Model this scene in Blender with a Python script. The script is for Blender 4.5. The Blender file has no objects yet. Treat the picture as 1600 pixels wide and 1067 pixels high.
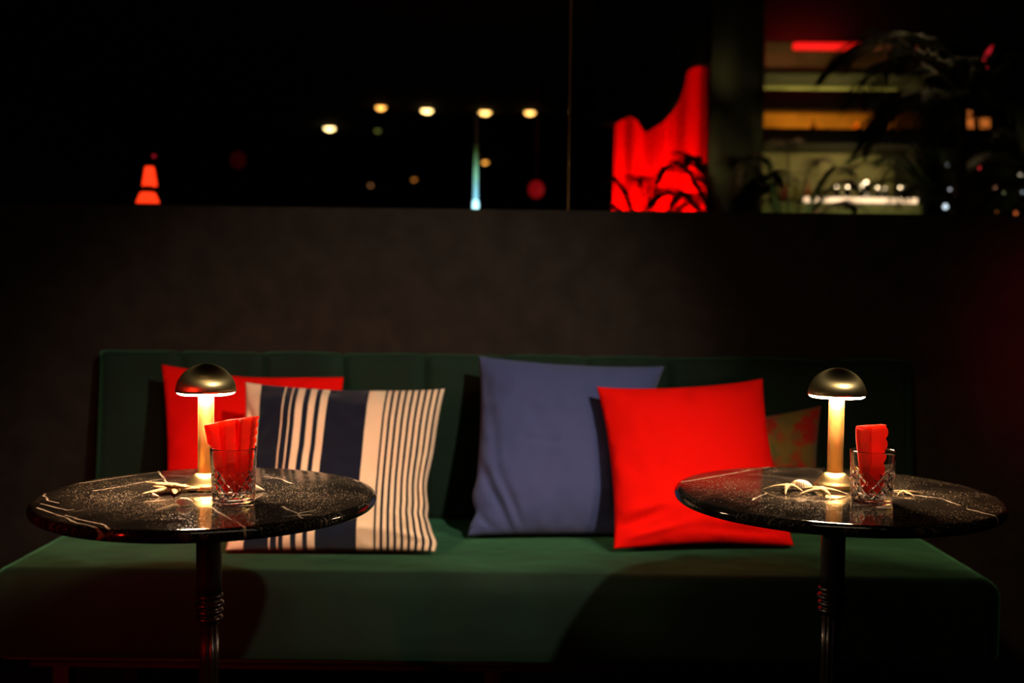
import bpy, math, random
from mathutils import Vector, Matrix, noise
random.seed(7)
S = bpy.context.scene
COL = S.collection
PI = math.pi

# ------------------------------------------------------------------ camera
F = 1650.0
PITCH, ROLL = 0.0441, 0.0121
CAM = Vector((0, 0, 1.085))
R3 = Matrix.Rotation(PI/2 - PITCH, 3, 'X') @ Matrix.Rotation(ROLL, 3, 'Z')
cd = bpy.data.cameras.new('camera')
cam = bpy.data.objects.new('camera', cd); COL.objects.link(cam)
cam.matrix_world = Matrix.Translation(CAM) @ R3.to_4x4()
cd.sensor_width = 36; cd.lens = 36*F/1600
cd.clip_start = 0.05; cd.clip_end = 60
cd.dof.use_dof = True; cd.dof.focus_distance = 1.86; cd.dof.aperture_fstop = 2.2
S.camera = cam
# ------------------------------------------------------------------ exposure, world
vs = S.view_settings
vs.view_transform = 'Standard'; vs.look = 'None'; vs.exposure = 0.0; vs.gamma = 1.0
w = bpy.data.worlds.new('night'); S.world = w; w.use_nodes = True
w.node_tree.nodes['Background'].inputs[0].default_value = (0.5, 0.6, 0.7, 1)
w.node_tree.nodes['Background'].inputs[1].default_value = 0.002

def ray(px, py):
    return R3 @ Vector(((px-800)/F, -(py-533.5)/F, -1))
def at(px, py, Y):
    d = ray(px, py); return CAM + d*(Y/d.y)
def atz(px, py, z):
    d = ray(px, py); return CAM + d*((z-CAM.z)/d.z)

def aim(o, tgt):
    o.rotation_euler = (Vector(tgt)-o.location).to_track_quat('-Z', 'Y').to_euler()
def light(name, kind, loc, color, power, tgt=None, **kw):
    l = bpy.data.lights.new(name, kind); l.color = color; l.energy = power
    for k, v in kw.items(): setattr(l, k, v)
    o = bpy.data.objects.new(name, l); COL.objects.link(o); o.location = loc
    if tgt is not None: aim(o, tgt)
    return o
# room lights on the camera side: ceiling spot, red light column, added soft fill
light('key_spot', 'SPOT', (1.25, 0.25, 2.65), (1.0, 0.91, 0.78), 300, (-0.30, 2.85, 0.64), spot_size=math.radians(35), spot_blend=0.95, shadow_soft_size=0.05)
light('seat_spot', 'SPOT', (0.15, 2.15, 2.92), (1.0, 0.95, 0.85), 22, (0.02, 2.62, 0.45), spot_size=math.radians(17), spot_blend=1.0, shadow_soft_size=0.04)
light('wall_spot', 'SPOT', (-0.5, 1.2, 2.9), (1.0, 0.70, 0.38), 3, (-0.25, 3.1, 0.95), spot_size=math.radians(62), spot_blend=1.0, shadow_soft_size=0.1)
light('red_panel', 'AREA', (-1.65, 0.35, 1.20), (1.0, 0.02, 0.01), 1.0, (-0.72, 2.5, 0.45), shape='RECTANGLE', size=0.09, size_y=0.45, spread=math.radians(42))
light('brass_fill', 'AREA', (0.2, 0.45, 2.95), (1.0, 0.76, 0.46), 5.5, (0.0, 1.1, 0.9), shape='RECTANGLE', size=1.5, size_y=0.7)  # soft unseen panel added so the brass domes have something to reflect
light('red_wall_spot', 'SPOT', (2.1, 1.8, 1.05), (1.0, 0.02, 0.05), 34.0, (1.72, 3.08, 0.95), spot_size=math.radians(40), spot_blend=1.0, shadow_soft_size=0.1)

# ------------------------------------------------------------------ materials
def new_mat(name):
    m = bpy.data.materials.new(name); m.use_nodes = True
    return m, m.node_tree.nodes, m.node_tree.links, m.node_tree.nodes['Principled BSDF']
def pbr(name, col, rough=0.5, metal=0.0, **kw):
    m, n, l, b = new_mat(name)
    b.inputs['Base Color'].default_value = (*col, 1)
    b.inputs['Roughness'].default_value = rough; b.inputs['Metallic'].default_value = metal
    for k, v in kw.items(): b.inputs[k.replace('_', ' ')].default_value = v
    return m
def emis(name, col, st):
    m = pbr(name, (0.05, 0.05, 0.05), 0.4)
    b = m.node_tree.nodes['Principled BSDF']
    b.inputs['Emission Color'].default_value = (*col, 1); b.inputs['Emission Strength'].default_value = st
    return m
def N(n, t, **kw):
    x = n.new(t)
    for k, v in kw.items():
        if hasattr(x, k): setattr(x, k, v)
        else: x.inputs[k].default_value = v
    return x
def math_(n, l, op, a, b=None, c=None):
    x = n.new('ShaderNodeMath'); x.operation = op
    for i, v in enumerate((a, b, c)):
        if v is None: continue
        if isinstance(v, (int, float)): x.inputs[i].default_value = v
        else: l.new(v, x.inputs[i])
    return x.outputs[0]
def bump(m, scale, strength, dist=0.001, detail=3, stretch=None):
    n, l = m.node_tree.nodes, m.node_tree.links; b = n['Principled BSDF']
    tc = n.new('ShaderNodeTexCoord'); src = tc.outputs['Object']
    if stretch:
        mp = n.new('ShaderNodeMapping'); mp.inputs['Scale'].default_value = stretch
        l.new(src, mp.inputs[0]); src = mp.outputs[0]
    t = N(n, 'ShaderNodeTexNoise'); t.inputs['Scale'].default_value = scale; t.inputs['Detail'].default_value = detail
    bp = n.new('ShaderNodeBump'); bp.inputs['Strength'].default_value = strength; bp.inputs['Distance'].default_value = dist
    l.new(src, t.inputs['Vector']); l.new(t.outputs[0], bp.inputs['Height']); l.new(bp.outputs[0], b.inputs['Normal'])
    return m
def mottle(m, c1, c2, scale, detail=4, lo=0.35, hi=0.65, coord='Object'):
    n, l = m.node_tree.nodes, m.node_tree.links; b = n['Principled BSDF']
    tc = n.new('ShaderNodeTexCoord'); t = n.new('ShaderNodeTexNoise')
    t.inputs['Scale'].default_value = scale; t.inputs['Detail'].default_value = detail
    r = n.new('ShaderNodeValToRGB')
    r.color_ramp.elements[0].position = lo; r.color_ramp.elements[0].color = (*c1, 1)
    r.color_ramp.elements[1].position = hi; r.color_ramp.elements[1].color = (*c2, 1)
    l.new(tc.outputs[coord], t.inputs['Vector']); l.new(t.outputs[0], r.inputs[0]); l.new(r.outputs[0], b.inputs['Base Color'])
    return m

M_velvet = pbr('green_velvet', (0.012, 0.06, 0.028), 0.85, Sheen_Weight=0.75, Sheen_Roughness=0.35, Specular_IOR_Level=0.15)
M_velvet.node_tree.nodes['Principled BSDF'].inputs['Sheen Tint'].default_value = (0.2, 0.75, 0.35, 1)
mottle(M_velvet, (0.0075, 0.016, 0.0085), (0.010, 0.023, 0.012), 5)
bump(M_velvet, 4.5, 0.5, 0.02, 2)
M_wall = pbr('brown_wall', (0.030, 0.020, 0.014), 0.9, Specular_IOR_Level=0.2)
mottle(M_wall, (0.018, 0.0120, 0.0078), (0.027, 0.018, 0.012), 14)
bump(M_wall, 220, 0.35, 0.001)
M_dark = pbr('dark_plaster', (0.012, 0.011, 0.010), 0.85); bump(M_dark, 60, 0.3, 0.002)
M_floor = pbr('dark_floor', (0.010, 0.008, 0.007), 0.5); bump(M_floor, 18, 0.2, 0.002)
M_blackwood = pbr('black_wood', (0.008, 0.007, 0.006), 0.6); bump(M_blackwood, 30, 0.3, 0.001, stretch=(1, 8, 8))

def fabric(name, col, sheen=0.15):
    m = pbr(name, col, 0.9, Sheen_Weight=sheen, Specular_IOR_Level=0.08)
    n, l = m.node_tree.nodes, m.node_tree.links; b = n['Principled BSDF']
    tc = n.new('ShaderNodeTexCoord')
    w1 = n.new('ShaderNodeTexWave'); w1.inputs['Scale'].default_value = 160
    w2 = n.new('ShaderNodeTexWave'); w2.bands_direction = 'Y'; w2.inputs['Scale'].default_value = 160
    l.new(tc.outputs['UV'], w1.inputs[0]); l.new(tc.outputs['UV'], w2.inputs[0])
    s = math_(n, l, 'ADD', w1.outputs['Fac'], w2.outputs['Fac'])
    bp = n.new('ShaderNodeBump'); bp.inputs['Strength'].default_value = 0.25; bp.inputs['Distance'].default_value = 0.0006
    l.new(s, bp.inputs['Height']); l.new(bp.outputs[0], b.inputs['Normal'])
    return m
M_redcloth = fabric('red_cotton', (0.85, 0.004, 0.001), 0.0)
M_bluecloth = fabric('blue_cotton', (0.058, 0.068, 0.165))
M_stripe = fabric('striped_cotton', (0.7, 0.5, 0.35))
def stripes(m):
    n, l = m.node_tree.nodes, m.node_tree.links; b = n['Principled BSDF']
    tc = n.new('ShaderNodeTexCoord'); sp = n.new('ShaderNodeSeparateXYZ'); l.new(tc.outputs['UV'], sp.inputs[0])
    u = sp.outputs[0]
    r = n.new('ShaderNodeValToRGB'); cr = r.color_ramp; cr.interpolation = 'CONSTANT'
    edges = [0, .085, .205, .213, .243, .252, .276, .312, .336, .370, .394, .428, .627, .708]
    cr.elements[0].position = 0; cr.elements[0].color = (1, 1, 1, 1)
    cr.elements[1].position = edges[1]; cr.elements[1].color = (0, 0, 0, 1)
    for i, e in enumerate(edges[2:]):
        el = cr.elements.new(e); v = 1.0 if i % 2 == 0 else 0.0; el.color = (v, v, v, 1)
    l.new(u, r.inputs[0])
    f = math_(n, l, 'FRACT', math_(n, l, 'DIVIDE', math_(n, l, 'SUBTRACT', u, .708), .0325))
    fine = math_(n, l, 'GREATER_THAN', f, .42)
    right = math_(n, l, 'GREATER_THAN', u, .708)
    a = math_(n, l, 'MULTIPLY', fine, right)
    tot = math_(n, l, 'MAXIMUM', r.outputs[0], a)
    mx = n.new('ShaderNodeMix'); mx.data_type = 'RGBA'
    mx.inputs[6].default_value = (0.007, 0.009, 0.020, 1); mx.inputs[7].default_value = (0.85, 0.58, 0.36, 1)
    l.new(tot, mx.inputs[0]); l.new(mx.outputs[2], b.inputs['Base Color'])
stripes(M_stripe)
M_pattern = fabric('patterned_cotton', (0.3, 0.2, 0.08))
def pattern(m):
    n, l = m.node_tree.nodes, m.node_tree.links; b = n['Principled BSDF']
    tc = n.new('ShaderNodeTexCoord'); mp = n.new('ShaderNodeMapping'); mp.inputs['Location'].default_value = (3.1, 1.7, 0)
    l.new(tc.outputs['UV'], mp.inputs[0])
    t = n.new('ShaderNodeTexNoise'); t.inputs['Scale'].default_value = 3.6; t.inputs['Detail'].default_value = 1.5
    l.new(mp.outputs[0], t.inputs['Vector'])
    r = n.new('ShaderNodeValToRGB'); e = r.color_ramp.elements
    e[0].position = .44; e[0].color = (0.22, 0.14, 0.03, 1); e[1].position = .54; e[1].color = (0.42, 0.02, 0.008, 1)
    l.new(t.outputs[0], r.inputs[0]); 
    t2 = n.new('ShaderNodeTexNoise'); t2.inputs['Scale'].default_value = 9; l.new(tc.outputs['UV'], t2.inputs['Vector'])
    mx = n.new('ShaderNodeMix'); mx.data_type = 'RGBA'; mx.inputs[7].default_value = (0.13, 0.14, 0.04, 1)
    f = n.new('ShaderNodeMapRange'); f.inputs[1].default_value = .52; f.inputs[2].default_value = .62; f.inputs[4].default_value = .7
    l.new(t2.outputs[0], f.inputs[0]); l.new(f.outputs[0], mx.inputs[0]); l.new(r.outputs[0], mx.inputs[6])
    l.new(mx.outputs[2], b.inputs['Base Color'])
pattern(M_pattern)

def marble(cx, cy, lines):
    m, n, l, b = new_mat('black_marble')
    b.inputs['Roughness'].default_value = 0.12; b.inputs['Specular IOR Level'].default_value = 0.6
    tc = n.new('ShaderNodeTexCoord'); co = tc.outputs['Object']
    # long thin veins
    nz = n.new('ShaderNodeTexNoise'); nz.inputs['Scale'].default_value = 3.0; nz.inputs['Detail'].default_value = 5
    l.new(co, nz.inputs['Vector'])
    vm = n.new('ShaderNodeVectorMath'); vm.operation = 'MULTIPLY_ADD'
    l.new(nz.outputs['Color'], vm.inputs[0]); vm.inputs[1].default_value = (0.22, 0.22, 0.22); l.new(co, vm.inputs[2])
    vo = n.new('ShaderNodeTexVoronoi'); vo.feature = 'DISTANCE_TO_EDGE'; vo.inputs['Scale'].default_value = 2.6
    l.new(vm.outputs[0], vo.inputs['Vector'])
    line = n.new('ShaderNodeMapRange'); line.inputs[1].default_value = 0.0; line.inputs[2].default_value = 0.0045
    line.inputs[3].default_value = 1; line.inputs[4].default_value = 0
    l.new(vo.outputs['Distance'], line.inputs[0])
    mk = n.new('ShaderNodeTexNoise'); mk.inputs['Scale'].default_value = 6; l.new(co, mk.inputs['Vector'])
    mr = n.new('ShaderNodeMapRange'); mr.inputs[1].default_value = .44; mr.inputs[2].default_value = .52; l.new(mk.outputs[0], mr.inputs[0])
    vein = math_(n, l, 'MULTIPLY', line.outputs[0], mr.outputs[0])
    # hand placed veins: distance to short wavering line segments
    flat = n.new('ShaderNodeVectorMath'); flat.operation = 'MULTIPLY'; flat.inputs[1].default_value = (1, 1, 0)
    vw = n.new('ShaderNodeVectorMath'); vw.operation = 'MULTIPLY_ADD'
    nz2 = n.new('ShaderNodeTexNoise'); nz2.inputs['Scale'].default_value = 22; nz2.inputs['Detail'].default_value = 3; l.new(co, nz2.inputs['Vector'])
    sub = n.new('ShaderNodeVectorMath'); sub.operation = 'SUBTRACT'; l.new(nz2.outputs['Color'], sub.inputs[0]); sub.inputs[1].default_value = (.5, .5, .5)
    l.new(sub.outputs[0], vw.inputs[0]); vw.inputs[1].default_value = (.016, .016, 0); l.new(co, vw.inputs[2]); l.new(vw.outputs[0], flat.inputs[0])
    best = None
    for ln in lines:
        q = [atz(x, y, 0.72)-Vector((cx, cy, 0.72)) for x, y in ln]
        for A, B in zip(q, q[1:]):
            A = Vector((A.x, A.y, 0)); B = Vector((B.x, B.y, 0)); BA = B-A
            pa = n.new('ShaderNodeVectorMath'); pa.operation = 'SUBTRACT'; l.new(flat.outputs[0], pa.inputs[0]); pa.inputs[1].default_value = A
            dt = n.new('ShaderNodeVectorMath'); dt.operation = 'DOT_PRODUCT'; l.new(pa.outputs[0], dt.inputs[0]); dt.inputs[1].default_value = BA/max(BA.length_squared, 1e-9)
            cl = n.new('ShaderNodeClamp'); l.new(dt.outputs['Value'], cl.inputs[0])
            sc = n.new('ShaderNodeVectorMath'); sc.operation = 'SCALE'; sc.inputs[0].default_value = BA; l.new(cl.outputs[0], sc.inputs['Scale'])
            ds = n.new('ShaderNodeVectorMath'); ds.operation = 'DISTANCE'; l.new(pa.outputs[0], ds.inputs[0]); l.new(sc.outputs[0], ds.inputs[1])
            best = ds.outputs['Value'] if best is None else math_(n, l, 'MINIMUM', best, ds.outputs['Value'])
    hl = n.new('ShaderNodeMapRange'); hl.inputs[1].default_value = .0009; hl.inputs[2].default_value = .0026; hl.inputs[3].default_value = 1; hl.inputs[4].default_value = 0
    l.new(best, hl.inputs[0])
    brk = n.new('ShaderNodeMapRange'); brk.inputs[1].default_value = .35; brk.inputs[2].default_value = .55; brk.inputs[3].default_value = .35; l.new(nz2.outputs[0], brk.inputs[0])
    vein = math_(n, l, 'MAXIMUM', math_(n, l, 'MULTIPLY', vein, .25), math_(n, l, 'MULTIPLY', hl.outputs[0], brk.outputs[0]))
    # light dust and fine wiping marks lying on the polish
    s1 = n.new('ShaderNodeTexNoise'); s1.inputs['Scale'].default_value = 420; s1.inputs['Detail'].default_value = 2; l.new(co, s1.inputs['Vector'])
    sp = n.new('ShaderNodeMapRange'); sp.inputs[1].default_value = .62; sp.inputs[2].default_value = .70; l.new(s1.outputs[0], sp.inputs[0])
    mp = n.new('ShaderNodeMapping'); mp.inputs['Scale'].default_value = (6, 45, 1); mp.inputs['Rotation'].default_value = (0, 0, .5)
    l.new(co, mp.inputs[0])
    s2 = n.new('ShaderNodeTexNoise'); s2.inputs['Scale'].default_value = 7; s2.inputs['Detail'].default_value = 6; l.new(mp.outputs[0], s2.inputs['Vector'])
    sm = n.new('ShaderNodeMapRange'); sm.inputs[1].default_value = .52; sm.inputs[2].default_value = .75; sm.inputs[4].default_value = .35; l.new(s2.outputs[0], sm.inputs[0])
    k = n.new('ShaderNodeTexNoise'); k.inputs['Scale'].default_value = 9; l.new(co, k.inputs['Vector'])
    km = n.new('ShaderNodeMapRange'); km.inputs[1].default_value = .40; km.inputs[2].default_value = .58; l.new(k.outputs[0], km.inputs[0])
    dust = math_(n, l, 'MULTIPLY', math_(n, l, 'MAXIMUM', sp.outputs[0], sm.outputs[0]), km.outputs[0])
    c1 = n.new('ShaderNodeMix'); c1.data_type = 'RGBA'; c1.inputs[6].default_value = (0.007, 0.006, 0.005, 1); c1.inputs[7].default_value = (0.55, 0.45, 0.33, 1)
    l.new(vein, c1.inputs[0])
    c2 = n.new('ShaderNodeMix'); c2.data_type = 'RGBA'; c2.inputs[7].default_value = (0.60, 0.45, 0.28, 1)
    l.new(c1.outputs[2], c2.inputs[6]); l.new(math_(n, l, 'MULTIPLY', dust, .5), c2.inputs[0])
    l.new(c2.outputs[2], b.inputs['Base Color'])
    rr = n.new('ShaderNodeMapRange'); rr.inputs[3].default_value = 0.07; rr.inputs[4].default_value = 0.4; l.new(dust, rr.inputs[0])
    l.new(rr.outputs[0], b.inputs['Roughness'])
    bp = n.new('ShaderNodeBump'); bp.inputs['Strength'].default_value = 0.15; bp.inputs['Distance'].default_value = 0.0006
    l.new(dust, bp.inputs['Height']); l.new(bp.outputs[0], b.inputs['Normal'])
    return m
M_marble = marble(-0.543, 1.89, [[(59, 793), (97, 807), (120, 817), (158, 826), (185, 830)], [(101, 805), (125, 812), (160, 818), (171, 825)], [(63, 787), (80, 791.5), (104, 797), (114, 796)],
    [(68, 770), (74, 782), (91, 786)], [(125, 755), (174, 747.5), (217, 741), (245, 738)], [(147, 767), (185, 760.7), (217, 754), (252, 748)], [(246.5, 735), (255.5, 747), (266, 760)],
    [(305, 780), (335, 795), (359, 810), (384, 823.5), (398, 838)], [(440, 791), (466, 802), (473, 810)], [(466, 802), (492, 797)], [(412, 744), (440, 749), (457, 755)], [(440, 808), (460, 806), (486, 804)], [(530, 740), (552, 748), (560, 753)]])
M_marble2 = marble(0.614, 1.985, [[(1065, 753), (1121, 744), (1171, 734), (1204, 729)], [(1073, 789), (1079, 784), (1087, 787), (1148, 804), (1154, 815)], [(1390, 768), (1466, 778), (1499, 789)],
    [(1511, 795), (1545, 803), (1560, 807)], [(1420, 742), (1472, 746)], [(1176, 781), (1188, 774), (1198, 770)]])
M_iron = pbr('black_cast_iron', (0.015, 0.011, 0.010), 0.28, 0.0, Specular_IOR_Level=0.6); bump(M_iron, 90, 0.1, 0.001)
M_brass = pbr('polished_brass', (0.88, 0.66, 0.28), 0.32, 1.0)
bump(M_brass, 60, 0.12, 0.0006, 2, stretch=(1, 1, 14))
def aniso(m, amt):
    n, l = m.node_tree.nodes, m.node_tree.links; b = n['Principled BSDF']
    tg = n.new('ShaderNodeTangent'); tg.direction_type = 'RADIAL'; tg.axis = 'Z'
    b.inputs['Anisotropic'].default_value = amt; l.new(tg.outputs[0], b.inputs['Tangent'])
aniso(M_brass, .75)
M_brushed = pbr('brushed_brass', (0.85, 0.47, 0.13), 0.42, 1.0)
bump(M_brushed, 40, 0.5, 0.001, 4, stretch=(1.5, 1.5, 40))
M_diff = emis('opal_diffuser', (1.0, 0.66, 0.42), 260)
M_sea = pbr('dried_starfish', (0.62, 0.45, 0.22), 0.8); mottle(M_sea, (0.20, 0.125, 0.045), (0.36, 0.25, 0.11), 160); bump(M_sea, 420, 0.9, 0.002, 2)
M_shell = pbr('cream_shell', (0.72, 0.58, 0.38), 0.5); mottle(M_shell, (0.55, 0.36, 0.18), (0.80, 0.68, 0.48), 45)
M_sand = pbr('pale_sand', (0.75, 0.65, 0.48), 0.6)
m, n, l, b = new_mat('clear_glass'); M_glass = m
b.inputs['Base Color'].default_value = (1, 1, 1, 1); b.inputs['Roughness'].default_value = 0.01
b.inputs['Transmission Weight'].default_value = 1; b.inputs['IOR'].default_value = 1.46
m, n, l, b = new_mat('window_glass'); M_pane = m
b.inputs['Base Color'].default_value = (0.97, 0.98, 0.97, 1); b.inputs['Roughness'].default_value = 0.0
b.inputs['Transmission Weight'].default_value = 1; b.inputs['IOR'].default_value = 1.12
m = pbr('red_napkin', (0.9, 0.020, 0.006), 0.75, Sheen_Weight=0.1); M_napkin = m; m.node_tree.nodes['Principled BSDF'].inputs['Base Color'].default_value = (0.98, 0.08, 0.02, 1)
n, l = m.node_tree.nodes, m.node_tree.links; b = n['Principled BSDF']
tr = n.new('ShaderNodeBsdfTranslucent'); tr.inputs[0].default_value = (1.0, 0.15, 0.025, 1)
mx = n.new('ShaderNodeMixShader'); mx.inputs[0].default_value = 0.62
l.new(b.outputs[0], mx.inputs[1]); l.new(tr.outputs[0], mx.inputs[2]); l.new(mx.outputs[0], n['Material Output'].inputs[0])
M_leaf = pbr('palm_leaf', (0.020, 0.045, 0.018), 0.45); mottle(M_leaf, (0.012, 0.030, 0.012), (0.035, 0.060, 0.022), 6)
M_stem = pbr('palm_stem', (0.05, 0.04, 0.02), 0.8); bump(M_stem, 60, .4, .002)
M_pot = pbr('dark_pot', (0.02, 0.018, 0.017), 0.6)
M_soil = pbr('soil', (0.02, 0.014, 0.01), 0.95)

# ------------------------------------------------------------------ object helpers
def mesh(name, verts, faces, mat, parent=None, smooth=True, uvs=None):
    me = bpy.data.meshes.new(name); me.from_pydata([tuple(v) for v in verts], [], faces); me.validate(); me.update()
    if smooth:
        for p in me.polygons: p.use_smooth = True
    if uvs is not None:
        ul = me.uv_layers.new(name='UVMap')
        for lp in me.loops: ul.data[lp.index].uv = uvs[lp.vertex_index]
    me.materials.append(mat)
    o = bpy.data.objects.new(name, me); COL.objects.link(o)
    if parent: o.parent = parent
    return o
def tag(o, label, cat, group=None, kind=None):
    o['label'] = label; o['category'] = cat
    if group: o['group'] = group
    if kind: o['kind'] = kind
    return o
def thing(name, label, cat, loc, rz=0, group=None):
    o = bpy.data.objects.new(name, None); COL.objects.link(o); o.location = loc; o.rotation_euler = (0, 0, rz)
    o.empty_display_size = 0.05
    return tag(o, label, cat, group)
def copy_tree(o, parent=None):
    c = o.copy(); COL.objects.link(c)
    if parent: c.parent = parent; c.matrix_parent_inverse = o.matrix_parent_inverse
    for ch in [x for x in bpy.data.objects if x.parent == o]: copy_tree(ch, c)
    return c
def boxvf(x0, x1, y0, y1, z0, z1, bev=0.0):
    v = [(x, y, z) for x in (x0, x1) for y in (y0, y1) for z in (z0, z1)]
    f = [(0, 1, 3, 2), (4, 6, 7, 5), (0, 4, 5, 1), (2, 3, 7, 6), (0, 2, 6, 4), (1, 5, 7, 3)]
    return v, f
def box(name, x0, x1, y0, y1, z0, z1, mat, parent=None, bev=0.0, seg=3):
    v, f = boxvf(x0, x1, y0, y1, z0, z1)
    o = mesh(name, v, f, mat, parent, smooth=bev > 0)
    if bev:
        md = o.modifiers.new('bevel', 'BEVEL'); md.width = bev; md.segments = seg; md.limit_method = 'NONE'
    return o
def lathe(prof, seg=64, fn=None):
    """prof: (r, z) list from bottom to top; r=0 ends are closed"""
    v, f = [], []; rings = []
    for (r, z) in prof:
        if r < 1e-6: rings.append([len(v)]); v.append((0, 0, z))
        else:
            ids = []
            for i in range(seg):
                a = 2*PI*i/seg; rr = r + (fn(a, z, r) if fn else 0)
                ids.append(len(v)); v.append((rr*math.cos(a), rr*math.sin(a), z))
            rings.append(ids)
    for A, B in zip(rings, rings[1:]):
        if len(A) == 1 and len(B) == 1: continue
        for i in range(seg):
            j = (i+1) % seg
            if len(A) == 1: f.append((A[0], B[j], B[i]))
            elif len(B) == 1: f.append((A[i], A[j], B[0]))
            else: f.append((A[i], A[j], B[j], B[i]))
    return v, f
def tube(pts, rad, seg=10):
    v, f = [], []
    pts = [Vector(p) for p in pts]
    for i, p in enumerate(pts):
        t = (pts[min(i+1, len(pts)-1)]-pts[max(i-1, 0)]).normalized()
        a = t.cross(Vector((0, 0, 1)) if abs(t.z) < .9 else Vector((1, 0, 0))).normalized(); b_ = t.cross(a)
        r = rad[i] if isinstance(rad, (list, tuple)) else rad
        for k in range(seg):
            q = 2*PI*k/seg; v.append(p+a*(r*math.cos(q))+b_*(r*math.sin(q)))
    for i in range(len(pts)-1):
        for k in range(seg):
            m_ = (k+1) % seg; f.append((i*seg+k, i*seg+m_, (i+1)*seg+m_, (i+1)*seg+k))
    f.append(tuple(range(seg))[::-1]); f.append(tuple((len(pts)-1)*seg+k for k in range(seg)))
    return v, f
def merge(parts):
    v, f = [], []
    for a, b_ in parts:
        o = len(v); v += list(a); f += [tuple(i+o for i in q) for q in b_]
    return v, f
def xf(vf, mat):
    return [mat @ Vector(p) for p in vf[0]], vf[1]
def struct(o): o['kind'] = 'structure'; return o

# ------------------------------------------------------------------ the room
LEDGE = at(800, 328, 3.10).z
GX = at(888, 300, 3.13).x
struct(box('floor', -5, 6, -3.2, 21, -0.1, 0, M_floor))
struct(box('ceiling', -5, 6, -3.2, 21, 3.0, 3.1, M_dark))
struct(box('wall_left', -5.1, -5, -3.2, 21, 0, 3.0, M_dark))
struct(box('wall_right', 6, 6.1, -3.2, 21, 0, 3.0, M_dark))
struct(box('wall_front', -5, 6, -3.3, -3.2, 0, 3.0, M_dark))
struct(box('wall_far', -5, 6, 21, 21.1, 0, 3.0, M_dark))
struct(box('wall_back', -5, 6, 3.08, 3.20, 0, LEDGE, M_wall, bev=0.004))
struct(box('window_1', -5, GX-0.0015, 3.130, 3.140, LEDGE, 3.0, M_pane))
struct(box('window_2', GX+0.0015, 6, 3.130, 3.140, LEDGE, 3.0, M_pane))
M_strip = pbr('brass_joint', (0.22, 0.11, 0.04), 0.5, 1.0)
struct(box('trim_1', GX-0.0014, GX+0.0014, 3.127, 3.143, LEDGE, 3.0, M_strip))

# ------------------------------------------------------------------ banquette
bq = thing('banquette', 'long dark green velvet banquette with channelled backrest against the low brown wall', 'bench', (-0.03, 2.7, 0))
SX0, SX1, SY0, SY1 = -1.185, 1.125, 2.355, 3.0
o = box('seat', SX0+.03, SX1+.03, SY0-2.7, SY1-2.7, 0.235, 0.45, M_velvet, bq, bev=0.045, seg=6)
def backrest():
    nx, v, f = 420, [], []
    x0, x1 = -1.185+.03, 1.15+.03
    prof = [(0.27, 0.43, 0), (0.27, 0.47, 1), (0.285, 0.60, 1), (0.30, 0.75, 1), (0.312, 0.86, 1), (0.318, 0.893, .8), (0.328, 0.908, .4), (0.345, 0.912, 0), (0.372, 0.908, 0), (0.378, 0.89, 0), (0.378, 0.43, 0)]
    for i in range(nx+1):
        x = x0+(x1-x0)*i/nx; q = (x-x0)/0.233; fr = abs((q % 1)-.5)*2
        g = 0.020*max(0, (fr-.72)/.28)**2
        wav = 0.004*noise.noise(Vector((x*3.1, 4.2, 0))) + 0.0015*math.sin(x*19)
        for (y, z, k) in prof:
            v.append((x, y+g*k, z+(wav-g*.25 if z > .85 else 0)))
    m_ = len(prof)
    for i in range(nx):
        for j in range(m_):
            k = (j+1) % m_; f.append((i*m_+j, (i+1)*m_+j, (i+1)*m_+k, i*m_+k))
    f.append(tuple(range(m_))); f.append(tuple(nx*m_+j for j in range(m_))[::-1])
    return mesh('backrest', v, f, M_velvet, bq)
backrest()
box('plinth_rail', SX0+.10, SX1-.04, -0.27, 0.25, 0.205, 0.24, M_blackwood, bq)
for x in (-1.02, -0.036+.03, 1.0):
    for y in (-0.24, 0.22):
        box('leg', x-.02, x+.02, y-.02, y+.02, 0.0, 0.21, M_blackwood, bq, bev=0.003)

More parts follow.
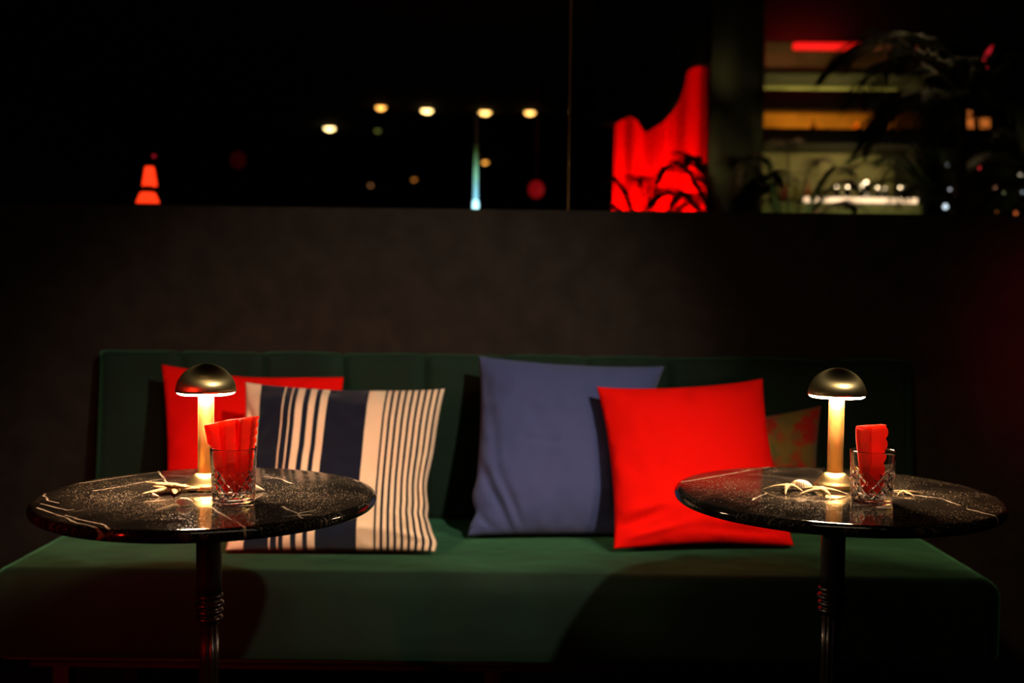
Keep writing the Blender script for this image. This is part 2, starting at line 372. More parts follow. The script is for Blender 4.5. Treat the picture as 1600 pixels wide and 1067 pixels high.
# ------------------------------------------------------------------ cushions
def cushion(name, label, tl, tr, br, bl, mat, thick, conc=0.02, seed=0, wr=0.006, folds=(), zmin=0.452, group=None, n=72, edge=()):
    """four corners in the world, a puffed front and back sewn together at the edge"""
    C = [Vector(p) for p in (tl, tr, br, bl)]
    nrm = (C[1]-C[0]).cross(C[3]-C[0]).normalized()
    if nrm.y > 0: nrm = -nrm
    cen = sum(C, Vector())/4
    base = Vector((cen.x, cen.y, zmin))
    v, f, uv = [], [], []
    def pt(u, t, side):
        a = C[0].lerp(C[1], u); b_ = C[3].lerp(C[2], u); p = a.lerp(b_, t)
        U, T = 2*u-1, 2*t-1
        # concave edges, pointed corners
        ex = (C[1]-C[0]).normalized(); ey = (C[3]-C[0]).normalized()
        cx = 1-abs(T)**2.2; cy = 1-abs(U)**2.2
        p = p - ex*(conc*cx*U*abs(U)) - ey*(conc*cy*T*abs(T)*(1 if T < 0 else .12))
        e = (1-abs(U)**2.6)*(1-abs(T)**2.6)
        h = thick*0.5*max(0, e)**0.52
        q = Vector((U*2.2+seed*7.3, T*2.2, seed*3.1))
        w_ = noise.noise(q)*wr*1.3 + noise.noise(q*2.7)*wr*.5
        # seam puckers: short folds running in from the edge
        for along, dist in ((u, min(t, 1-t)), (t, min(u, 1-u))):
            w_ += wr*.55*math.sin(along*38+seed+3*noise.noise(Vector((along*6, seed, 0))))*math.exp(-dist*13)*min(1, dist*30)
        if side < 0:
            for (fu, ft, ang, ln, wd, dp) in folds:
                du, dt = u-fu, t-ft
                s = du*math.cos(ang)+dt*math.sin(ang); d = -du*math.sin(ang)+dt*math.cos(ang)
                w_ += dp*math.exp(-(d/wd)**2)*math.exp(-(s/ln)**2)
        for (side_, pos, wdt, amt) in edge:
            if side_ == 'B': p = p + ey*(amt*math.exp(-((u-pos)/wdt)**2)*max(0, T)**4)
            if side_ == 'T': p = p - ey*(amt*math.exp(-((u-pos)/wdt)**2)*max(0, -T)**4)
            if side_ == 'L': p = p - ex*(amt*math.exp(-((t-pos)/wdt)**2)*max(0, -U)**4)
            if side_ == 'R': p = p + ex*(amt*math.exp(-((t-pos)/wdt)**2)*max(0, U)**4)
        k = min(1, e*6)
        p = p + nrm*(h + w_*k)*(1 if side < 0 else -1)
        if p.z < zmin: p.z = zmin + (p.z-zmin)*0.05
        return p
    idx = {}
    for side in (-1, 1):
        for i in range(n+1):
            for j in range(n+1):
                if side > 0 and (i in (0, n) or j in (0, n)): idx[(1, i, j)] = idx[(-1, i, j)]; continue
                # denser rows towards the seam
                u = .5-.5*math.cos(PI*i/n); t = .5-.5*math.cos(PI*j/n)
                u = .5*u+.5*i/n; t = .5*t+.5*j/n
                idx[(side, i, j)] = len(v); v.append(pt(u, t, side)-base); uv.append((u, 1-t))
        for i in range(n):
            for j in range(n):
                q = [idx[(side, i, j)], idx[(side, i, j+1)], idx[(side, i+1, j+1)], idx[(side, i+1, j)]]
                f.append(tuple(q) if side < 0 else tuple(q[::-1]))
    o = mesh(name, v, f, mat, uvs=uv); o.location = base
    return tag(o, label, 'cushion', group)
ZS = 0.462
def P(px, py, Y): return at(px, py, Y)
G = 'cushions along the green banquette'
cushion('cushion', 'plain red cushion behind the striped cushion and the left brass lamp', P(252, 569, 2.935), P(537, 589, 2.935), atz(540, 829, ZS), atz(258, 829, ZS), M_redcloth, 0.09, 0.012, 1, .005, group=G,
        edge=(('T', .45, .25, -.010),))
cushion('cushion', 'navy and cream striped cushion behind the left marble table', P(383, 597, 2.71), P(695, 607, 2.74), atz(677, 862, ZS), atz(352, 860, ZS), M_stripe, 0.15, 0.016, 2, .010, group=G,
        folds=((.93, .62, PI/2, .25, .012, -.014), (.88, .80, PI/2, .12, .012, .010), (.965, .75, PI/2+.15, .2, .010, .010), (.9, .93, .2, .08, .015, .01), (.04, .25, 1.3, .12, .014, -.008), (.07, .35, 1.9, .12, .012, .008), (.67, .90, .1, .06, .018, .006), (.84, .06, PI/2, .06, .008, -.006)), edge=(('R', .62, .15, -.012), ('R', .80, .04, -.006), ('R', .95, .05, .010)))
cushion('cushion', 'large plain blue cushion in the middle of the banquette', P(748, 556, 2.925), P(1038, 572, 2.925), atz(974, 835, ZS), atz(731, 837, ZS), M_bluecloth, 0.17, 0.016, 3, .007, group=G,
        folds=((.14, .80, .95, .22, .028, -.016), (.26, .86, 1.0, .18, .022, -.012), (.20, .84, .95, .2, .02, .012), (.08, .93, .6, .12, .02, -.012), (.45, .53, .05, .12, .018, -.005), (.1, .5, 1.35, .4, .03, -.006)),
        edge=(('L', .88, .04, -.010), ('L', .78, .05, .006)))
cushion('cushion', 'bright plain red cushion leaning on the blue cushion, behind the right marble table', P(932, 604, 2.76), P(1192, 591, 2.76), atz(1241, 853, ZS), atz(959, 858, ZS), M_redcloth, 0.135, 0.016, 4, .006, group=G,
        folds=((.12, .86, -.35, .22, .025, -.012), (.3, .78, -.12, .3, .035, .008), (.2, .93, -.2, .2, .02, .008), (.75, .93, .05, .3, .03, -.010), (.45, .06, .9, .10, .02, -.006), (.55, .1, 1.2, .1, .02, .005)), edge=(('B', .5, .3, -.008),))
cushion('cushion', 'small ochre and red patterned cushion partly hidden behind the bright red cushion', P(1090, 664, 2.93), P(1283, 634, 2.91), atz(1278, 828, ZS), atz(1090, 836, ZS), M_pattern, 0.11, 0.010, 5, .007, group=G)

# ------------------------------------------------------------------ tables
ZT = 0.72
def table():
    t = thing('bistro_table', 'round black marble bistro table standing at the left, under the red fan napkin', 'table', (-0.543, 1.89, 0))
    r, th, rad = 0.30, 0.022, 0.0105
    prof = [(0, ZT-th), (r-rad-.004, ZT-th)]
    for k in range(11):
        a = -PI/2+PI*k/10; prof.append((r-rad+rad*math.cos(a), ZT-th/2+(th/2)*math.sin(a)))
    prof += [(r-rad-.006, ZT), (0.15, ZT), (0, ZT)]
    v, f = lathe(prof, 160); top = mesh('tabletop', v, f, M_marble, t)
    md = top.modifiers.new('edge', 'EDGE_SPLIT'); md.split_angle = math.radians(50)
    v, f = lathe([(0, ZT-.030), (.10, ZT-.030), (.10, ZT-.0225), (0, ZT-.0225)], 48)
    mesh('top_plate', v, f, M_iron, t, smooth=False)
    v, f = lathe([(0, .540), (.0232, .540), (.0225, .56), (.0225, .67), (.0235, .685), (.0245, ZT-.0302), (0, ZT-.0302)], 48)
    mesh('column', v, f, M_iron, t)
    pr = [(0, .485), (.018, .485)]
    for zc, rr in ((.494, .0252), (.507, .0258), (.520, .0272), (.535, .0254)):
        for k in range(7):
            a = -PI/2+PI*k/6; pr.append((rr-.006+.006*math.cos(a), zc+.0056*math.sin(a)))
    pr += [(.0225, .5445), (0, .5445)]
    v, f = lathe(pr, 48); mesh('collar', v, f, M_iron, t)
    fl = lambda a, z, r: -0.0022*abs(math.sin(6*a))
    v, f = lathe([(0, .095), (.0195, .095), (.019, .2), (.018, .4), (.018, .486), (0, .486)], 96, fl); mesh('fluted_shaft', v, f, M_iron, t)
    v, f = lathe([(0, 0), (.21, 0), (.215, .006), (.20, .014), (.12, .030), (.07, .045), (.045, .065), (.03, .085), (.0245, .1), (0, .1)], 72)
    mesh('base', v, f, M_iron, t)
    return t
tabL = table()
tabR = copy_tree(tabL); tabR.location = (0.614, 1.985, 0); tabR.rotation_euler = (0, 0, 0)
for ch in tabR.children:
    if ch.name.startswith('tabletop'):
        ch.data = ch.data.copy(); ch.data.materials[0] = M_marble2
tabR['label'] = 'round black marble bistro table standing at the right, in front of the patterned cushion'
tabL['group'] = tabR['group'] = 'round marble bistro tables'

# ------------------------------------------------------------------ lamps
def lamp():
    c = atz(322, 763.5, ZT)
    t = thing('table_lamp', 'brass mushroom table lamp on the left marble table, before the dark red cushion', 'lamp', (c.x, c.y, ZT), group='brass mushroom table lamps')
    pr = [(0, 0.0005), (.037, 0.0005), (.038, .003), (.038, .0075), (.0365, .0095)]
    for k in range(1, 9):
        q = k/8; pr.append((.0365-(.0365-.0155)*q, .0095+.020*math.sin(q*PI/2)**1.3))
    pr += [(.0150, .0305), (0, .0305)]
    v, f = lathe(pr, 72); mesh('base', v, f, M_brass, t)
    v, f = lathe([(0, .030), (.0150, .030), (.0146, .10), (.0143, .172), (.0150, .181), (0, .181)], 64); mesh('stem', v, f, M_brushed, t)
    # dome with real wall thickness
    R, H, z0 = .0545, .052, .180
    out = [(R*math.cos(a), z0+H*math.sin(a)) for a in [PI/2*k/20 for k in range(20)]]+[(0, z0+H)]
    inn = [((R-.002)*math.cos(a), z0+.001+(H-.002)*math.sin(a)) for a in [PI/2*k/20 for k in range(20)]]+[(0, z0+H-.002)]
    v, f = lathe(list(reversed(inn))+out, 96); mesh('shade', v, f, M_brass, t)
    v, f = lathe([(.0151, z0-.0042), (.048, z0-.0042), (.0515, z0-.0022), (.0522, z0+.002), (.0151, z0+.002)], 96)
    mesh('diffuser', v, f, M_diff, t)
    return t
lampL = lamp()
lampR = copy_tree(lampL); c = atz(1304, 762, ZT); lampR.location = (c.x, c.y, ZT); lampR.rotation_euler = (0, 0, 1)
lampR['label'] = 'brass mushroom table lamp on the right marble table, among the starfish'

# ------------------------------------------------------------------ cut glass tumblers
def tumbler(px, py, label):
    c = atz(px, py, ZT)
    H, seg, nz = .095, 364, 130
    v, f = [], []; rings = []
    def groove(a, z):
        if z < .010 or z > .062: return 0
        fade = min(1, (z-.010)/.004)*min(1, max(0, (.060-z)/.006))
        k = 13; zz = (z-.010)/.0205
        p = (a*k/(2*PI)+zz*1.0) % 1; q = (a*k/(2*PI)-zz*1.0) % 1
        p = min(p, 1-p); q = min(q, 1-q)
        g = max(0, 1-p/.17)+max(0, 1-q/.17)
        # upper half of the pattern: slanting cuts only
        return -0.0024*min(1.3, g)*fade
    prof = [(0, .0008), (.030, .0008), (.0335, .0004), (.0355, .0015), (.0362, .004)]
    prof += [(.0362+(.0398-.0362)*((z-.004)/(H-.005)), z) for z in [.004+(H-.006)*k/nz for k in range(1, nz+1)]]
    prof += [(.0396, H-.0006), (.0390, H), (.0384, H-.0006), (.0378, H-.003)]
    inner = [(.0378-(.0378-.0315)*k/14, H-.003-(H-.020)*k/14) for k in range(1, 15)]
    prof += inner + [(.030, .0155), (.024, .0140), (.012, .0135), (0, .0134)]
    nout = 5+nz
    cnt = [0]
    v2, f2 = lathe(prof, seg, lambda a, z, r: groove(a, z) if r > .0355 else 0)
    o = mesh('cut_glass_tumbler', v2, f2, M_glass)
    for pl in o.data.polygons:
        c_ = pl.center
        if .009 < c_.z < .0625 and math.hypot(c_.x, c_.y) > .0335 and abs(pl.normal.z) < .7: pl.use_smooth = False; o.location = (c.x, c.y, ZT+.0003)
    tag(o, label, 'glass', 'cut glass tumblers holding red napkins')
    return o, c
glL, gL = tumbler(365, 783.5, 'cut glass tumbler holding the fan folded napkin on the left table')
glR, gR = tumbler(1362, 785.5, 'cut glass tumbler holding the scallop edged napkin on the right table')

# ------------------------------------------------------------------ napkins
def sheet(fn, nu, nv, th=0.0012):
    """thick cloth: fn(u,v)->Vector, offset along its normal"""
    P_ = [[fn(i/nu, j/nv) for j in range(nv+1)] for i in range(nu+1)]
    v, f = [], []
    for s in (1, -1):
        for i in range(nu+1):
            for j in range(nv+1):
                a = P_[min(i+1, nu)][j]-P_[max(i-1, 0)][j]; b_ = P_[i][min(j+1, nv)]-P_[i][max(j-1, 0)]
                nn = a.cross(b_); nn = nn.normalized() if nn.length > 0 else Vector((0, 1, 0))
                v.append(P_[i][j]+nn*(th*s))
    off = (nu+1)*(nv+1); I = lambda i, j: i*(nv+1)+j
    for i in range(nu):
        for j in range(nv):
            f.append((I(i, j), I(i+1, j), I(i+1, j+1), I(i, j+1)))
            f.append((off+I(i, j), off+I(i, j+1), off+I(i+1, j+1), off+I(i+1, j)))
    for i in range(nu):
        f.append((I(i, 0), off+I(i, 0), off+I(i+1, 0), I(i+1, 0))); f.append((I(i, nv), I(i+1, nv), off+I(i+1, nv), off+I(i, nv)))
    for j in range(nv):
        f.append((I(0, j), I(0, j+1), off+I(0, j+1), off+I(0, j))); f.append((I(nu, j), off+I(nu, j), off+I(nu, j+1), I(nu, j+1)))
    return v, f
def fanL(k, dy):
    def fn(u, t):
        z = .018+t*(.118+.012*u-.010*max(0, u-.93)/.07*0-.004*(1-u)**3+.35*dy*0)
        wb, wt = .056, .088
        q = t**1.15; wd = wb+(wt-wb)*q
        xc = -.002-.004*t
        x = xc+(u-.5)*wd
        if u > .9: x += .0034*abs(math.sin(z*PI/.014))*((u-.9)/.1)
        y = dy+.0060*(abs(((u*3.1+k*.35) % 1)*2-1)*2-1)*(.35+.65*t)+.004*math.sin(u*9+k*2+t*2)*t
        r = math.hypot(x, y); lim = .0288+.0062*min(1, max(0, (z-.018)/.075))+1.6*max(0, z-.095)
        if r > lim: x, y = x*lim/r, y*lim/r
        return Vector((x, y, z))
    return fn
v, f = merge([sheet(fanL(0.3, -.007), 60, 40), sheet(fanL(.8, .002), 60, 40), sheet(fanL(1.5, .010), 60, 40)])
nk = mesh('napkin', v, f, M_napkin); nk.location = (gL.x, gL.y, ZT+.0008)
tag(nk, 'red cloth napkin folded into a fan, slanting out of the left tumbler', 'napkin', 'red napkins standing in tumblers')
def foldR(path, zt, scal, z0=.017):
    # path: list of (x,y) followed by u, upright cloth
    def fn(u, t):
        s = u*(len(path)-1); i = min(int(s), len(path)-2); w_ = s-i
        x = path[i][0]*(1-w_)+path[i+1][0]*w_; y = path[i][1]*(1-w_)+path[i+1][1]*w_
        z = z0+t*(zt(u)-z0)
        taper = .62+.38*min(1, (z-z0)/.10)
        if scal and u > .7: x += (u-.7)/.3*(.0050*abs(math.sin((z-.004)*PI/.0225))-.0030)
        x = x*taper+.0025*(1-t); y *= taper
        lim = .0300+.0065*min(1, max(0, (z-.018)/.075))
        r = math.hypot(x, y)
        if z < .10 and r > lim: x, y = x*lim/r, y*lim/r
        return Vector((x, y, z))
    return fn
pA = [(-.0330, -.012), (-.0300, -.016), (-.0180, -.013), (-.0120, -.010)]
pB = [(-.0335, -.008), (-.0140, -.004), (-.0080, -.012), (.004, -.009), (.014, -.006), (.0225, -.003)]
pC = [(-.0330, -.004), (-.010, .002), (.006, .000), (.0215, .002)]
pD = [(-.0300, .002), (-.010, .009), (.006, .008), (.0200, .009)]
v, f = merge([sheet(foldR(pA, lambda u: .136-.004*u, False), 24, 50), sheet(foldR(pB, lambda u: .132+.009*min(1, u*2), True), 60, 80),
              sheet(foldR(pC, lambda u: .136+.005*u, True), 50, 80), sheet(foldR(pD, lambda u: .138+.003*u, True), 50, 80)])
nk2 = mesh('napkin', v, f, M_napkin); nk2.location = (gR.x, gR.y, ZT)
tag(nk2, 'red cloth napkin with a scalloped edge, standing upright in the right tumbler', 'napkin', 'red napkins standing in tumblers')

# ------------------------------------------------------------------ starfish and shells
def starfish(px, py, size, rz, label, tilt=(0, 0), lift=0.0, droop=0.0, arms=5, thin=.13, lens=None):
    c = atz(px, py, ZT)
    lens = lens or [1]*arms
    v, f = [], []
    # each arm an elongated tapering body, fused in a central disc
    def arm(a, L):
        nseg, ns = 18, 12; vv, ff = [], []
        for i in range(nseg+1):
            t = i/nseg; w_ = size*thin*(1-t)**.75*(1.05-.25*t)+size*.018
            x = size*L*t; z = size*.05+size*droop*(-t*t+.35*t)
            bend = .10*size*math.sin(t*2.3+a*3)
            for k in range(ns):
                q = 2*PI*k/ns
                yy = math.cos(q)*w_+bend*t; zz = z+math.sin(q)*w_*.62
                nb = noise.noise(Vector((x*400, q*2, a*9)))*size*.012
                vv.append((x, yy+nb, zz+nb))
        for i in range(nseg):
            for k in range(ns):
                m_ = (k+1) % ns; ff.append((i*ns+k, i*ns+m_, (i+1)*ns+m_, (i+1)*ns+k))
        ff.append(tuple(range(ns))[::-1]); ff.append(tuple(nseg*ns+k for k in range(ns)))
        return xf((vv, ff), Matrix.Rotation(a, 4, 'Z'))
    parts = [arm(2*PI*k/arms, lens[k]) for k in range(arms)]
    parts.append(xf(lathe([(0, -.05*size), (size*.13, -.02*size), (size*.16, size*.05), (size*.12, size*.11), (0, size*.14)], 24), Matrix.Identity(4)))
    v, f = merge(parts)
    m_ = Matrix.Rotation(tilt[0], 4, 'X') @ Matrix.Rotation(tilt[1], 4, 'Y') @ Matrix.Rotation(rz, 4, 'Z')
    v = [m_ @ p for p in v]; zmin = min(p.z for p in v)
    v = [Vector((p.x, p.y, p.z-zmin)) for p in v]
    o = mesh('starfish', v, f, M_sea); o.location = (c.x, c.y, ZT+.0003+lift)
    return tag(o, label, 'starfish', 'dried starfish on the marble tables')
starfish(272, 770, .060, .15, 'flat dried starfish lying left of the left lamp, under the leaning one', lens=[1.15, .9, .9, 1.05, .8], thin=.15)
starfish(271, 771, .046, -.75, 'dried starfish leaning on top of another beside the left lamp', tilt=(-.18, .10), lift=.006, lens=[.9, 1.0, .9, 1.15, .9], thin=.14)
starfish(1232, 767, .040, .5, 'dried starfish farthest left on the right table, beside the scallop shell', droop=.35, lens=[.9, .9, 1.2, 1.15, .9], thin=.12)
starfish(1283, 772, .049, -PI/2+.12, 'large dried starfish lying in front of the right lamp base', droop=.25, lens=[.72, 1, 1, 1, 1], thin=.12)
starfish(1412, 772, .030, .1, 'small dried starfish lying behind the tumbler on the right table', droop=.2, lens=[1.3, 1, 1, 1, 1], thin=.10)

def scallop(px, py, w_, label, rz=0.0, pitch=0.5):
    c = atz(px, py, ZT); nu, nr = 90, 22; v, f = [], []
    for s in (0, 1):
        for j in range(nr+1):
            rr = j/nr
            for i in range(nu+1):
                a = -1.15+2.30*i/nu
                rib = .5+.5*math.cos(a*30/1.0)
                R = w_*(.62+.38*math.cos(a)**.5*1.0)*rr
                z = w_*.55*math.sin(PI*min(1, rr*.96+.02))**.8*math.cos(a*.95)+rib*w_*.07*rr-(w_*.03 if s else 0)
                v.append((R*math.sin(a), -R*math.cos(a)*.95, max(z, 0)))
    off = (nr+1)*(nu+1)
    for j in range(nr):
        for i in range(nu):
            a0 = j*(nu+1)+i; q = (a0, a0+nu+1, a0+nu+2, a0+1)
            f.append(q); f.append(tuple(off+k for k in q[::-1]))
    for j in range(nr):
        for i in (0, nu):
            a0 = j*(nu+1)+i; f.append((a0, a0+nu+1, off+a0+nu+1, off+a0))
    for i in range(nu):
        a0 = nr*(nu+1)+i; f.append((a0, a0+1, off+a0+1, off+a0))
    o = mesh('scallop_shell', v, f, M_shell); tl_ = .62; o.location = (c.x, c.y+w_*.4, ZT+.0004+w_*.93*math.sin(tl_)); o.rotation_euler = (tl_, 0, rz)
    return tag(o, label, 'shell', 'seashells on the marble tables')
scallop(288, 790, .0180, 'small ribbed scallop shell in front of the starfish on the left table')
scallop(1256, 766, .026, 'larger pale scallop shell between two starfish on the right table', rz=-.5)
def cone_shell(px, py, size, label, rz):
    c = atz(px, py, ZT)
    pts = [Vector((size*(t-.5), 0, size*.30*(1-t)**.8+.001)) for t in [k/20 for k in range(21)]]
    rad = [size*.30*(1-k/20)**.85*(1+.12*math.sin(k*2.2))+.0006 for k in range(21)]
    v, f = tube(pts, rad, 16); zm = min(p.z for p in v); v = [Vector((p.x, p.y, p.z-zm)) for p in v]
    o = mesh('cone_shell', v, f, M_shell); o.location = (c.x, c.y, ZT+.0003); o.rotation_euler = (0, 0, rz)
    return tag(o, label, 'shell', 'seashells on the marble tables')
cone_shell(404, 768, .022, 'small pointed shell peeking out behind the tumbler on the left table', .35)
cone_shell(243, 777, .012, 'tiny pointed shell under the starfish arm on the left table', .4)
cone_shell(1326, 752, .018, 'small pointed shell behind the lamp base on the right table', .5)
# sand: countless grains strewn over each marble top
def sand(cx, cy, pts, label, seed):
    rnd = random.Random(seed); v, f = [], []
    for (px, py, sx, sy, num) in pts:
        for _ in range(num):
            c = atz(rnd.gauss(px, sx), rnd.gauss(py, sy), ZT)
            if math.hypot(c.x-cx, c.y-cy) > .285: continue
            s = rnd.uniform(.00018, .00042); o0 = len(v)
            for (a, b_, d) in ((1, 0, 0), (-1, 0, 0), (0, 1, 0), (0, -1, 0), (0, 0, 1), (0, 0, -1)):
                v.append((c.x-cx+a*s*rnd.uniform(.7, 1.4), c.y-cy+b_*s*rnd.uniform(.7, 1.4), s+d*s))
            for q in ((0, 2, 4), (2, 1, 4), (1, 3, 4), (3, 0, 4), (2, 0, 5), (1, 2, 5), (3, 1, 5), (0, 3, 5)): f.append(tuple(o0+k for k in q))
    o = mesh('sand', v, f, M_sand, smooth=False); o.location = (cx, cy, ZT+.0002)
    tag(o, label, 'sand', kind='stuff')
sand(-.543, 1.89, [(165, 778, 28, 5, 260), (230, 790, 60, 14, 240), (470, 765, 45, 9, 420), (430, 775, 80, 15, 260), (320, 800, 90, 15, 240)], 'fine pale sand strewn over the left marble tabletop', 3)
sand(.614, 1.985, [(1240, 795, 50, 12, 420), (1400, 765, 40, 8, 160), (1290, 780, 110, 16, 220)], 'fine pale sand strewn over the right marble tabletop', 4)

# ------------------------------------------------------------------ behind the glass: downlights built in place of ceiling lamps reflected in it
dl_spec = [(515, 199, .13, 7, (1, .70, .28), 'rounder pale downlight farthest left in the row built for reflections in the glass'),
           (595, 166, .105, 4.5, (1, .42, .08), 'orange downlight second from the left in the ceiling row'),
           (667, 171, .125, 7, (1, .64, .22), 'brightest pale downlight, third from the left in the ceiling row'),
           (758, 174, .125, 5.5, (1, .54, .14), 'amber downlight above the slim streak pole'),
           (828, 174, .115, 5, (1, .50, .12), 'amber downlight nearest the glass joint'),
           (758, 252, .085, 3, (1, .40, .06), 'small orange downlight low beside the slim streak pole'),
           (647, 279, .07, 1.1, (1, .33, .05), 'dim far downlight below the brightest one'),
           (579, 288, .06, .7, (1, .42, .14), 'dimmest low far downlight, under the orange one'),
           (590, 202, .07, .25, (.6, .65, .12), 'faint greenish downlight just under the orange one')]
M_black = pbr('black_paint', (0.01, 0.01, 0.01), 0.5)
for (px, py, dia, st, colr, lab) in dl_spec:
    c = atz(px, py, 3.0)
    t = thing('downlight', lab, 'ceiling light', (c.x, c.y, 3.0), group='ceiling downlights built for reflections in the glass')
    v, f = lathe([(dia*.5, -.0), (dia*.62, -.0), (dia*.62, -.008), (dia*.5, -.012), (dia*.5, 0)], 40); mesh('trim_ring', v, f, M_black, t)
    v, f = lathe([(0, -.042), (dia*.2, -.038), (dia*.38, -.026), (dia*.49, -.006), (dia*.49, -.001), (0, -.001)], 40)
    mesh('lens', v, f, emis('downlight_lens', colr, st), t)

# pole, foot lamp and spots made up to imitate a glowing light streak
p0 = at(743, 330, 5.2); p1 = at(743, 178, 5.2)
t = thing('streak_pole', 'slim pale pole made up to carry a teal light streak behind the low wall', 'light', (p0.x, 5.2, 0))
v, f = tube([(0, 0, at(743, 316, 5.2).z), (0, 0, p1.z)], .011, 20); mesh('pole', v, f, pbr('pale_metal', (0.5, 0.5, 0.5), 0.6), t)
v, f = lathe([(0, 0), (.14, 0), (.14, .012), (.02, .03), (0, .03)], 40); mesh('base', v, f, M_black, t)
v, f = tube([(0, 0, .02), (0, 0, at(743, 325, 5.2).z)], .012, 16); mesh('lower_pole', v, f, M_black, t)
zb = at(743, 320, 5.2).z
v, f = lathe([(0, -.045), (.010, -.045), (.014, -.02), (.016, 0), (.013, .02), (0, .03)], 20)
bl = mesh('streak_foot', [Vector(q)+Vector((0, 0, zb)) for q in v], f, emis('teal_foot_glow', (.45, .9, 1.0), 2.6), t)
light('pole_teal', 'SPOT', (p0.x, 5.2-.10, zb-.16), (.30, .80, 1), 6, (p0.x, 5.2, zb+.06), spot_size=math.radians(34), spot_blend=1, shadow_soft_size=.01)  # unseen spots added to tint the pole like the streak
light('pole_green', 'SPOT', (p0.x, 5.2-.16, zb-.16), (.40, 1, .10), 5, (p0.x, 5.2, zb+.24), spot_size=math.radians(20), spot_blend=1, shadow_soft_size=.01)

# red two tier lantern at the left
c = at(231, 322, 4.6)
t = thing('side_cabinet', 'tall dark cabinet behind the low wall carrying the red tiered lamp', 'cabinet', (c.x+.05, 4.6, 0))
box('body', -.3, .3, -.2, .2, 0, c.z-.03, M_blackwood, t, bev=.004); box('top', -.32, .32, -.22, .22, c.z-.03, c.z-.005, M_blackwood, t, bev=.004)
box('door', -.28, -.01, -.215, -.2, .06, c.z-.06, M_blackwood, t); box('door', .01, .28, -.215, -.2, .06, c.z-.06, M_blackwood, t)
t = thing('tiered_lamp', 'small glowing red lamp of two tapering tiers, far left above the low wall', 'lamp', (c.x, 4.6, c.z-.005))
Mg = emis('red_glow', (1, .035, .006), 1.6)
px_ = 4.6/F
def prism(y0, y1, w0, w1, dep, mat, name, xo=0):
    z0, z1 = (322-y0)*px_+.005, (322-y1)*px_+.005
    v, f = lathe([(0, z0), (w0*px_*.5*.98, z0), (w0*px_*.5, z0+.003), (w1*px_*.5, z1-.004), (w1*px_*.42, z1), (0, z1)], 8)
    return mesh(name, [(a+xo*px_, b_, q) for a, b_, q in v], f, mat, t, smooth=False)
prism(324, 301, 42, 25, .1, Mg, 'lower_shade'); prism(291, 261, 24, 15, .1, Mg, 'upper_shade', 3)
prism(302, 290, 16, 16, .1, M_black, 'collar', 1); prism(262, 245, 5, 3, .1, M_black, 'finial', 7)
v, f = lathe([(0, 0), (.008, .004), (.009, .012), (0, .018)], 12)
mesh('finial_tip', [(a+10*px_, b_, q+(322-246)*px_) for a, b_, q in v], f, emis('dim_red', (1, .02, .05), .25), t)

# hanging lanterns made up to give two faint red blurs
for (px, py, rr, st, lab) in ((838, 296, 12, .15, 'dim lantern made up for a dark red blur between the pole and the glass joint'), (372, 250, 12, .012, 'barely lit lantern made up for a crimson blur left of the downlights')):
    c = at(px, py, 6.0); r = rr*6/F
    t = thing('blur_lantern', lab, 'lantern', (c.x, 6.0, 3.0), group='lanterns made up for faint red blurs')
    v, f = lathe([(0, -1.15)] + [(r*math.sin(a), -1.15*math.cos(a)*1) for a in (.2, .6, 1.0, 1.4, 1.8, 2.2, 2.6, 2.9)] + [(0, 1.15)], 32, lambda a, z, q: .002*math.cos(12*a))
    v = [(a, b_, q*r+c.z-3.0) for a, b_, q in v]
    mesh('lantern_shade', v, f, emis('lantern_red', (1, .01, .02), st), t)
    v, f = tube([(0, 0, c.z-3.0+r*1.1), (0, 0, 0)], .003, 8); mesh('cord', v, f, M_black, t)

# ------------------------------------------------------------------ red curtain with dark draped valance
YC = 5.6
M_redcurt = pbr('red_curtain', (0.8, 0.01, 0.005), 0.8)
M_darkdrape = pbr('black_drape', (0.006, 0.006, 0.006), 0.9)
a = at(957, 300, YC); b2 = at(1103, 300, YC); zt = at(1030, 104, YC).z
def curtain(name, x0, x1, Y, zb, ztop, mat, label, amp=.02, wl=.11, bottom=None, phase=0, nz=20):
    nx = 120; cx = (x0+x1)/2
    def fn(u, t):
        x = x0+(x1-x0)*u; z_b = bottom(x) if bottom else zb
        z = z_b+(ztop-z_b)*t
        return Vector((x-cx+.006*math.sin(x*30+z*2), amp*math.sin(2*PI*x/wl+phase+.4*math.sin(z*1.5))+amp*.4*math.sin(x*41), z))
    v, f = sheet(fn, nx, nz, .0015); o = mesh(name, v, f, mat); o.location = (cx, Y, 0)
    return tag(o, label, 'curtain')
curtain('curtain', a.x, b2.x, YC, .03, 2.98, M_redcurt, 'brightly lit red pleated curtain behind the glass')
bt = [(930, 196), (957, 200), (968, 188), (982, 182), (994, 188), (1004, 200), (1012, 208), (1022, 200), (1034, 192), (1046, 178), (1056, 166), (1066, 150), (1072, 132), (1076, 112), (1084, 106), (1096, 104), (1112, 108)]
YV = 5.25
bw = [(at(x, y, YV).x, at(x, y, YV).z) for x, y in bt]
def bot(x):
    if x <= bw[0][0]: return bw[0][1]
    for (xa, za), (xb, zb_) in zip(bw, bw[1:]):
        if x <= xb: return za+(zb_-za)*(x-xa)/(xb-xa)
    return bw[-1][1]
curtain('valance', bw[0][0], bw[-1][0]+.02, YV, 0, 2.99, M_darkdrape, 'black swagged valance hiding the top of the red curtain', amp=.012, wl=.16, bottom=bot)
# two red spots wash the curtain from the ceiling and from the floor in front of it
xc = (a.x+b2.x)/2
light('curtain_red', 'AREA', (xc, 5.42, 1.28), (1, .02, .01), 5, (xc, YC-.03, 1.55), shape='RECTANGLE', size=.45, size_y=.06, spread=math.radians(100))
light('curtain_red_top', 'AREA', (xc, 5.40, 2.75), (1, .02, .01), .5, (xc, YC, 2.0), shape='RECTANGLE', size=.4, size_y=.06, spread=math.radians(90))

